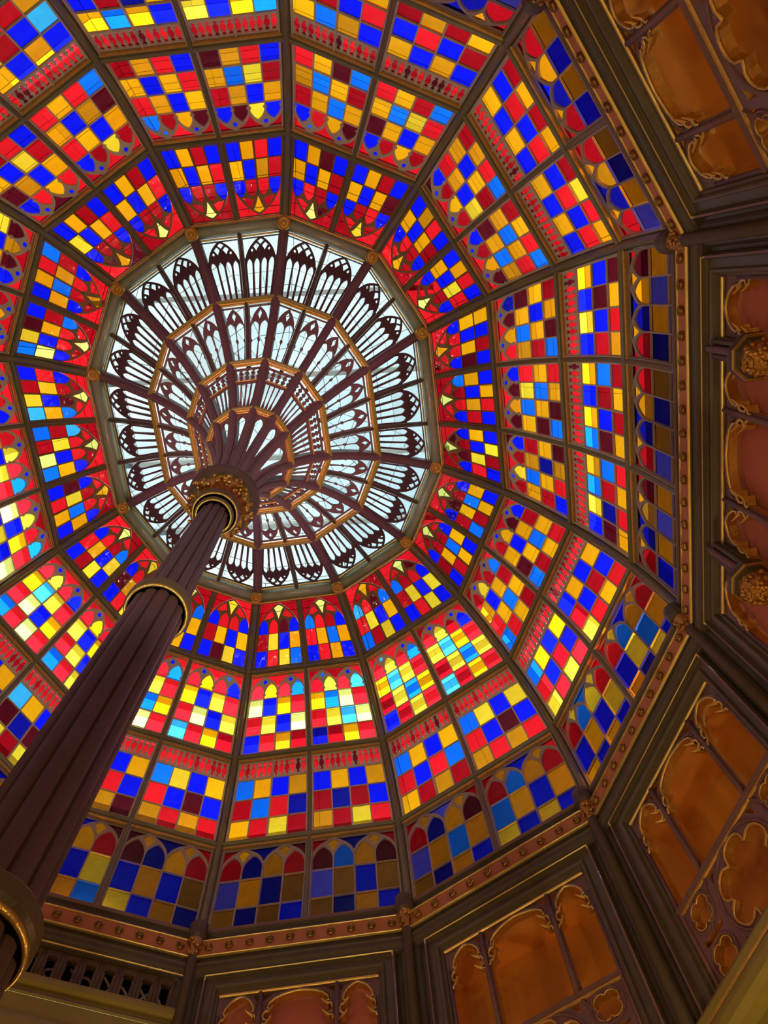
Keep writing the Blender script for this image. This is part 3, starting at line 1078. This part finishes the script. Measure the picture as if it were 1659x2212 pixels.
# ------------------------------------------------------------------ corner colonnettes with leafy capitals
for k in range(12):
    p = vert(k, 1.785)
    if not in_view([Vector((p.x, p.y, z)) for z in (8.8, 7.5, 6)]):
        continue
    root = empty('corner_colonnette', f'dark corner colonnette with gold leafy capital in the cornice at {HALF[k]}', 'colonnette', 'corner colonnettes of the rotunda')
    mb = MB(); mb.lathe([(.062, 2.0), (.062, 8.20), (.072, 8.22), (.075, 8.24), (.066, 8.27)], (p.x, p.y, 0), (0, 0, 1), 16); mb.build('shaft', OLIVE_D, root, True)
    mb = MB()
    mb.lathe([(.058, 8.27), (.062, 8.36), (.095, 8.50), (.10, 8.54)], (p.x, p.y, 0), (0, 0, 1), 16)
    rnd = random.Random(k)
    for i in range(26):
        th = rnd.uniform(0, 6.28); zz = rnd.uniform(8.30, 8.53)
        r = .066 + .036 * (zz - 8.3) / .23
        q = Vector((p.x + r * math.cos(th), p.y + r * math.sin(th), zz))
        mb.lathe([(.004, -.004), (.026, .002), (.021, .018), (.005, .026)], q, Vector((math.cos(th), math.sin(th), -.3)), 6)
    mb.build('leafy_capital', LEAFGOLD, root)
    mb = MB(); mb.lathe([(.105, 8.545), (.130, 8.575), (.135, 8.62), (.118, 8.66), (.122, 8.70), (.130, 8.73), (.125, 8.80), (.05, 8.83)], (p.x, p.y, 0), (0, 0, 1), 12)
    mb.build('abacus', OLIVE_D, root)

# ------------------------------------------------------------------ walls with blind and open tracery


def cusped(xc, hw, ys, ya, wide=False):
    """cusped arch head from right spring over the apex to the left spring"""
    if wide:
        h = [(1, 0), (.99, .10), (.78, .16), (.96, .24), (.985, .36), (.93, .47), (.74, .50), (.86, .58), (.84, .70), (.70, .82), (.48, .92), (.22, .975), (0, 1)]
    else:
        h = [(1, 0), (.98, .08), (.66, .14), (.93, .22), (.97, .34), (.88, .44), (.58, .47), (.80, .56), (.76, .70), (.55, .84), (.28, .94), (0, 1)]
    R = [(xc + hw * x, ys + (ya - ys) * y) for x, y in h]
    return R + [(2 * xc - x, y) for x, y in R[-2::-1]]


def foil(cx, cz, r, n=4, ph=0.0, depth=.30, m=9):
    pts = []
    for i in range(n):
        c = ph + 2 * math.pi * i / n
        for q in range(m):
            a = (q / (m - 1) - .5) * 2 * math.pi / n
            rr = r * (1 - depth * (abs(a) / (math.pi / n)) ** 3.2)
            pts.append((cx + rr * math.cos(c + a * .97), cz + rr * math.sin(c + a * .97)))
    return pts


def ustrip(W, xh, path, zb, name, mat, parent, off=0.0):
    """jamb, head, jamb: nested mouldings; path of (half width, top z, depth)"""
    V = []
    for x, z, d in path:
        V += [W(-x, zb, d), W(-x, z, d), W(x, z, d), W(x, zb, d)]
    F = []
    for i in range(len(path) - 1):
        for j in range(3):
            a = i * 4 + j
            F.append((a, a + 1, a + 5, a + 4))
    return mesh(name, V, F, mat, parent)


def lights_head(W, xs, ztop, zb, transom=None):
    return


SIDE = {11: 'right', 0: 'lower_right', 1: 'bottom_right', 2: 'bottom', 3: 'bottom_left', 10: 'upper_right',
        4: 'left_bottom', 5: 'left', 6: 'upper_left', 7: 'top_left', 8: 'top', 9: 'top_right'}
RECESS = {10, 0, 1}
PLAIN = {4, 5, 6, 7, 8, 9}


def frame_of(k, W, wall, zb, ext):
    x = ext
    ustrip(W, 0, [(1.42 + x, 8.03, .0), (1.30 + x, 8.03, .02), (1.27 + x, 8.03, .06), (1.235 + x, 8.03, .07), (1.22 + x, 8.03, .02), (1.20 + x, 8.022, -.005)], zb, 'jamb_moulding', OLIVE_D, wall)
    ustrip(W, 0, [(1.20 + x, 8.022, -.006), (1.190 + x, 8.012, -.014), (1.176 + x, 8.0, -.006)], 7.95, 'gold_fillet', GOLD, wall)
    ustrip(W, 0, [(1.20 + x, 7.95, -.006), (1.176 + x, 7.95, -.006)], zb, 'jamb_fillet', PLUM_L, wall)
    ustrip(W, 0, [(1.178 + x, 8.001, -.006), (1.17 + x, 7.995, .04), (1.165 + x, 7.99, .055), (1.08 + x, 7.895, .060), (1.072 + x, 7.887, .03), (1.060 + x, 7.872, .018),
                  (1.040 + x, 7.850, .018), (1.028 + x, 7.838, .03), (1.020 + x, 7.825, .075), (1.0 + x, 7.80, .085), (.99 + x, 7.79, .12)], zb, 'inner_frame', FRAME, wall)


for k in range(12):
    W = WALL(k)
    hl = half_len(k)
    ext = 0.0 if bays(k) == 2 else hl - 1.40
    wall = empty('wall_' + SIDE[k], f'dark olive moulded rotunda wall below the cornice, {HOUR[k]} o\'clock side', kind='structure')
    if k in PLAIN:
        V = [W(x, z, d) for d in (.0, .12) for x in (-hl, hl) for z in (-1.6, 8.05)]
        mesh('wall_face', V, [(0, 1, 3, 2), (4, 6, 7, 5)], OLIVE_D, wall)
        continue
    zlow = -1.6
    mesh('wall_face', [W(-hl, zlow, .02), W(-hl, 3.4, .02), W(hl, 3.4, .02), W(hl, zlow, .02)], [(0, 1, 2, 3)], OLIVE_D, wall)
    if k == 3:
        continue
    frame_of(k, W, wall, 3.4, ext)
    hx = .99 + ext
    mb = MB(); mb.tube([W(-hx, 7.775, .105), W(hx, 7.775, .105)], .022, 8); mb.build('gold_head_roll', GOLD, wall)
    # tracery screen
    scr = empty('tracery_screen', {10: 'open gothic tracery screen over orange recess at the upper right corner',
                                   11: 'long gothic tracery screen on salmon wall with two gold pendants, right edge',
                                   0: 'open gothic tracery screen with large multifoil below transom, lower right edge',
                                   1: 'open gothic tracery screen over brown orange recess, bottom right of centre',
                                   2: 'three-light gothic tracery on salmon panel at the bottom edge, centre'}[k], 'tracery', 'gothic tracery screens')
    ZT = {0: 6.40, 1: 6.37, 10: 6.60}.get(k)
    zb = ZT + .035 if ZT else 4.0
    H = []
    mw = .045
    heads = []
    lights = [(-.725, .225, False), (0, .43, True), (.725, .225, False)]
    if k == 11:
        lights += [(-1.48, .27, False), (1.48, .27, False)]
    for xc, hw, wide in lights:
        ys, ya = (7.28, 7.735) if wide else (7.24, 7.745)
        A = cusped(xc, hw, ys, ya, wide)
        heads.append(A)
        H.append([(xc + hw, zb)] + A + [(xc - hw, zb)])
    # small spandrel openings beside the arches
    if k != 11:
        for sx in (-1, 1):
            for xm in (.475,):
                H.append([(sx * (xm + .012), 7.755), (sx * (xm + .10), 7.755), (sx * (xm + .05), 7.66), (sx * (xm + .012), 7.60)])
                H.append([(sx * (xm - .012), 7.755), (sx * (xm - .17), 7.755), (sx * (xm - .08), 7.69), (sx * (xm - .012), 7.62)])
    if ZT:
        zf = 5.40
        H.append(foil(0, (ZT + zf) / 2 - .02, .44, 6, math.pi / 6, .30))
        for sx in (-1, 1):
            H.append(foil(sx * .725, ZT - .25, .165, 4, math.pi / 4, .30))
            H.append(foil(sx * .725, zf + .24, .165, 4, math.pi / 4, .30))
            H.append([(sx * .55, ZT - .46), (sx * .62, ZT - .49), (sx * .725, ZT - .46), (sx * .83, ZT - .49), (sx * .90, ZT - .46), (sx * .88, zf + .46), (sx * .725, zf + .44), (sx * .57, zf + .46)])
            for sz in (-1, 1):
                zc = (ZT + zf) / 2 - .02
                H.append([(sx * .33, zc + sz * .45), (sx * .43, zc + sz * .45), (sx * .43, zc + sz * .31)])
                H.append([(sx * .50, zc + sz * .46), (sx * .53, zc + sz * .46), (sx * .53, zc + sz * .30)])
        bottom = zf
    else:
        bottom = zb - .1
    hxx = hx + .02
    outer = [(-hxx, bottom), (hxx, bottom), (hxx, 7.80), (-hxx, 7.80)]
    M = lambda a, b, d, W=W: W(a, b, .13 + d)
    plate(outer, H, M, 0, .10, 'tracery', PLUM_L, scr, GOLD_D, 'gilded_reveal')
    for A, (xc, hw, wide) in zip(heads, lights):
        mb = MB(); mb.tube([W(x, z, .122) for x, z in A], .017, 6); mb.build('arch_moulding', GOLD, scr, True)
        mb = MB()
        A2 = [p for p in A if p[1] > 7.52]
        mb.tube([W(xc + (x - xc) * 1.10, z + .022, .118) for x, z in A2], .014, 6); mb.build('hood_moulding', PLUM_L, scr, True)
        # cusp points, each a small gilded leaf standing proud
        tips = [A[2], A[-3], A[6], A[-7]]
        for tx, tz in tips:
            mb = MB()
            dx = (xc - tx) / max(.01, abs(xc - tx))
            mb.sweep([(W(tx - dx * .05, tz - .012, .13), Vector((0, 0, 1)), W(0, 0, 1) - W(0, 0, 0)),
                      (W(tx, tz, .09), Vector((0, 0, 1)), W(0, 0, 1) - W(0, 0, 0)),
                      (W(tx + dx * .030, tz + .014, .06), Vector((0, 0, 1)), W(0, 0, 1) - W(0, 0, 0))],
                     [(-.020, .0), (0, -.018), (.020, .0), (.014, .06), (-.014, .06)], scale=[1.2, .9, .45])
            mb.build('cusp_leaf', GOLD_D, scr)
    for sx in (-1, 1):
        for off, r in ((0, .030), (-.030, .015), (.030, .015)):
            mb = MB(); mb.tube([W(sx * .472 + off, zb - .02, .115 + abs(off)), W(sx * .472 + off, 7.26, .115 + abs(off)), W(sx * .472 + off * .6, 7.76, .115 + abs(off))], r, 8)
            mb.build('mullion', PLUM_L, scr, True)
        mb = MB(); mb.tube([W(sx * (.975 + ext), bottom, .12), W(sx * (.975 + ext), 7.5, .12)], .022, 6); mb.build('jamb_shaft', PLUM_L, scr, True)
    if ZT:
        mb = MB(); mb.tube([W(-hx, ZT, .11), W(hx, ZT, .11)], .030, 6); mb.build('transom', PLUM_L, scr)
        mb = MB(); mb.tube([W(-hx, ZT - .045, .125), W(hx, ZT - .045, .125)], .020, 6); mb.build('transom_roll', GOLD_D, scr)
        c = foil(0, (ZT + 5.40) / 2 - .02, .44, 6, math.pi / 6, .30)
        mb = MB(); mb.tube([W(x, z, .125) for x, z in c], .016, 6, closed=True); mb.build('foil_moulding', GOLD_D, scr, True)
        mb = MB(); mb.tube([W(x, z, .125) for x, z in ring_pts(0, (ZT + 5.40) / 2 - .02, .475, .475, 28)], .016, 6, closed=True); mb.build('foil_ring', PLUM_L, scr, True)
        for sx in (-1, 1):
            for zz in (ZT - .25, 5.64):
                mb = MB(); mb.tube([W(x, z, .125) for x, z in ring_pts(sx * .725, zz, .19, .19, 18)], .013, 6, closed=True); mb.build('foil_ring', PLUM_L, scr, True)
                mb = MB(); mb.tube([W(x, z, .125) for x, z in foil(sx * .725, zz, .165, 4, math.pi / 4, .3)], .011, 5, closed=True); mb.build('foil_moulding', GOLD_D, scr, True)
            for s2 in (sx,):
                mb = MB(); mb.tube([W(sx * .472, ZT - .03, .125), W(sx * .472 + s2 * .24, ZT - .52, .125)], .014, 5); mb.build('brace', PLUM_L, scr)
        # sill beam below the screen
        bz = 5.38
        prof = [(.13, .0), (-.02, .0), (-.05, -.05), (-.05, -.12), (-.02, -.15), (-.06, -.19), (-.08, -.25), (-.08, -.34), (-.04, -.40), (.0, -.42), (.05, -.45), (.05, -.75)]
        V = []
        for d, z in prof:
            V += [W(-1.42, bz + z, d), W(1.42, bz + z, d)]
        mesh('sill_beam', V, [(2 * i, 2 * i + 1, 2 * i + 3, 2 * i + 2) for i in range(len(prof) - 1)], GREEN, wall)
        mb = MB(); mb.tube([W(-1.42, bz - .135, -.04), W(1.42, bz - .135, -.04)], .016, 6); mb.build('gold_fillet', GOLD_D, wall)
        mesh('lower_panel', [W(-1.42, 3.4, .05), W(-1.42, bz - .75, .05), W(1.42, bz - .75, .05), W(1.42, 3.4, .05)], [(0, 1, 2, 3)], ORANGE, wall)
    # back of the lights: shallow salmon panel or deep orange recess
    if k in RECESS:
        D = .80
        V = [W(x, z, d) for x in (-1.12, 1.12) for z in (4.9, 7.86) for d in (.26, D)]
        mesh('recess_back', [V[1], V[3], V[7], V[5]], [(0, 1, 2, 3)], ORANGE, wall)
        mesh('recess_ceiling', [V[2], V[3], V[7], V[6]], [(0, 1, 2, 3)], ORANGE, wall)
        mesh('recess_floor', [V[0], V[1], V[5], V[4]], [(0, 1, 2, 3)], ORANGE, wall)
        for q, s_ in ((0, 'recess_cheek'), (4, 'recess_cheek')):
            mesh(s_, [V[q], V[q + 1], V[q + 3], V[q + 2]], [(0, 1, 2, 3)], ORANGE, wall)
    else:
        mesh('back_panel', [W(-hx - .03, 3.4, .25), W(-hx - .03, 7.85, .25), W(hx + .03, 7.85, .25), W(hx + .03, 3.4, .25)], [(0, 1, 2, 3)], SALMON, wall)

# ------------------------------------------------------------------ two gilded pendants on the right-hand wall
W = WALL(11)
m_, e_, n_ = wall_frame(11)
for x, w in ((-1.09, 'upper'), (1.06, 'lower')):
    root = empty('pendant_bracket', f'{w} octagonal pendant bracket with gold foliage, dark shaft on the salmon wall', 'bracket', 'pendant brackets on the right wall')
    for off, r, d, mt, nm in ((0, .040, .02, PLUM_L, 'shaft'), (-.072, .034, .05, OLIVE_D, 'side_shaft'), (.072, .034, .05, OLIVE_D, 'side_shaft')):
        mb = MB(); mb.tube([W(x + off, 7.90, d), W(x + off, 6.9, d)], r, 8); mb.build(nm, mt, root, True)
    mb = MB(); mb.box(W(x, 7.4, .09), e_ * .115, n_ * .03, Vector((0, 0, .5))); mb.build('backing', OLIVE_D, root)
    c = W(x, 0, -.02)
    ph = math.atan2(e_.y, e_.x) + math.pi / 8
    mb = MB(); mb.lathe([(.10, 7.08), (.15, 7.02), (.225, 6.98), (.235, 6.93), (.225, 6.885)], (c.x, c.y, 0), (0, 0, 1), 8, phase=ph); mb.build('octagonal_cap', OLIVE_D, root)
    mb = MB(); mb.lathe([(.226, 6.886), (.215, 6.868), (.200, 6.872)], (c.x, c.y, 0), (0, 0, 1), 8, phase=ph); mb.build('gold_edge', GOLD, root)
    mb = MB(); mb.lathe([(.20, 6.875), (.175, 6.84), (.15, 6.83)], (c.x, c.y, 0), (0, 0, 1), 8, phase=ph); mb.build('cap_soffit', OLIVE_D, root)
    mb = MB(); mb.lathe([(.155, 6.84), (.160, 6.78), (.140, 6.69), (.09, 6.62), (.02, 6.60)], (c.x, c.y, 0), (0, 0, 1), 20)
    rnd = random.Random(int(x * 10))
    for i in range(70):
        th = rnd.uniform(0, 6.28); u = rnd.uniform(0, 1)
        r = .16 * math.cos(u * 1.3); zz = 6.80 - .19 * math.sin(u * 1.4)
        q = Vector((c.x + r * math.cos(th), c.y + r * math.sin(th), zz))
        mb.lathe([(.004, -.006), (.030, .0), (.022, .018), (.005, .026)], q, Vector((math.cos(th), math.sin(th), -.8)), 6)
    mb.build('foliage', LEAFGOLD, root)

# ------------------------------------------------------------------ pierced balustrade and beam at the bottom left
W = WALL(3)
hl = half_len(3)
wall3 = bpy.data.objects['wall_bottom_left']
bal = empty('pierced_balustrade', 'dark pierced balustrade of slots above the olive beam, bottom left corner', 'balustrade')
H = []
for i in range(11):
    c = -1.18 + .236 * i
    h = [(.052, 7.60), (.052, 7.84), (.070, 7.86), (.060, 7.905), (.030, 7.92), (0, 7.925)]
    H.append([(c + x, z) for x, z in h] + [(c - x, z) for x, z in h[-2::-1]])
M = lambda a, b, d: W(a, b, .06 + d)
plate([(-1.34, 7.52), (1.34, 7.52), (1.34, 7.99), (-1.34, 7.99)], H, M, 0, .10, 'slotted_panel', BROWN, bal)
for i in range(12):
    c = -1.18 + .236 * (i - .5)
    mb = MB(); mb.tube([W(c, 7.52, .05), W(c, 7.95, .05)], .026, 6); mb.build('slim_post', BROWN, bal, True)
mb = MB(); mb.tube([W(-1.36, 8.03, .0), W(1.36, 8.03, .0)], .014, 6); mb.build('gold_bead', GOLD, wall3)
V = []
prof = [(.16, 7.53), (-.04, 7.53), (-.06, 7.48), (-.06, 7.42), (-.03, 7.39), (.0, 7.37), (.0, 7.34)]
for d, z in prof: V += [W(-1.40, z, d), W(1.40, z, d)]
mesh('handrail', V, [(2 * i, 2 * i + 1, 2 * i + 3, 2 * i + 2) for i in range(len(prof) - 1)], GREEN, bal)
V = []
prof = [(.0, 7.34), (-.05, 7.30), (-.06, 7.26)]
for d, z in prof: V += [W(-1.40, z, d), W(1.40, z, d)]
mesh('beam_cove', V, [(2 * i, 2 * i + 1, 2 * i + 3, 2 * i + 2) for i in range(len(prof) - 1)], OLIVE_D, wall3)
mb = MB(); mb.tube([W(-1.40, 7.25, -.06), W(1.40, 7.25, -.06)], .022, 6); mb.build('beam_fillet', GREEN, wall3)
V = []
prof = [(-.06, 7.23), (-.06, 7.0), (-.09, 6.97), (-.11, 6.9), (-.11, 6.6), (.02, 6.5), (.02, 3.4)]
for d, z in prof: V += [W(-1.40, z, d), W(1.40, z, d)]
mesh('beam_face', V, [(2 * i, 2 * i + 1, 2 * i + 3, 2 * i + 2) for i in range(len(prof) - 1)], GREEN, wall3)
mesh('side_pier', [W(-1.42, 3.4, .01), W(-1.42, 8.03, .01), W(-1.30, 8.03, .03), W(-1.30, 3.4, .03)], [(0, 1, 2, 3)], OLIVE_D, wall3)
mesh('side_pier', [W(1.42, 3.4, .01), W(1.42, 8.03, .01), W(1.30, 8.03, .03), W(1.30, 3.4, .03)], [(0, 1, 2, 3)], OLIVE_D, wall3)
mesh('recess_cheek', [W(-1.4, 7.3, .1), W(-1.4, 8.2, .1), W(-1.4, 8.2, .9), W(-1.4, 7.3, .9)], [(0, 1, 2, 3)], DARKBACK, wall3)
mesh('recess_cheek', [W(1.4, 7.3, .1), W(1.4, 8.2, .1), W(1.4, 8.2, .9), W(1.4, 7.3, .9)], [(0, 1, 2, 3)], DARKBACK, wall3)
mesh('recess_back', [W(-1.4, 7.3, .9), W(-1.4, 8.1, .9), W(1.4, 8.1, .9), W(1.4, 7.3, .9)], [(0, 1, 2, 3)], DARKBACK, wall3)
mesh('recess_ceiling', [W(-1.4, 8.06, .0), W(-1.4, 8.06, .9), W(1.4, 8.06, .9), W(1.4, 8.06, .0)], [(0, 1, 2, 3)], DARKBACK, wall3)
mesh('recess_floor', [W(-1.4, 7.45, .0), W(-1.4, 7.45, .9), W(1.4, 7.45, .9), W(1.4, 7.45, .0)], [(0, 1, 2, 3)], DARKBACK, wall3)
lat = empty('lattice_screen', 'pale curved iron lattice half hidden behind the pierced balustrade', 'lattice')
for i in range(6):
    c = -1.05 + .42 * i
    pts = [(c - .2 + .4 * q / 8, 7.60 + .26 * math.sin(math.pi * q / 8)) for q in range(9)]
    mb = MB(); mb.tube([W(x, z, .21) for x, z in pts], .018, 5); mb.build('curved_bar', PALEIRON, lat, True)
    mb = MB(); mb.tube([W(c - .2, 7.47, .215), W(c + .2, 7.93, .215)], .016, 5); mb.build('slant_bar', PALEIRON, lat)
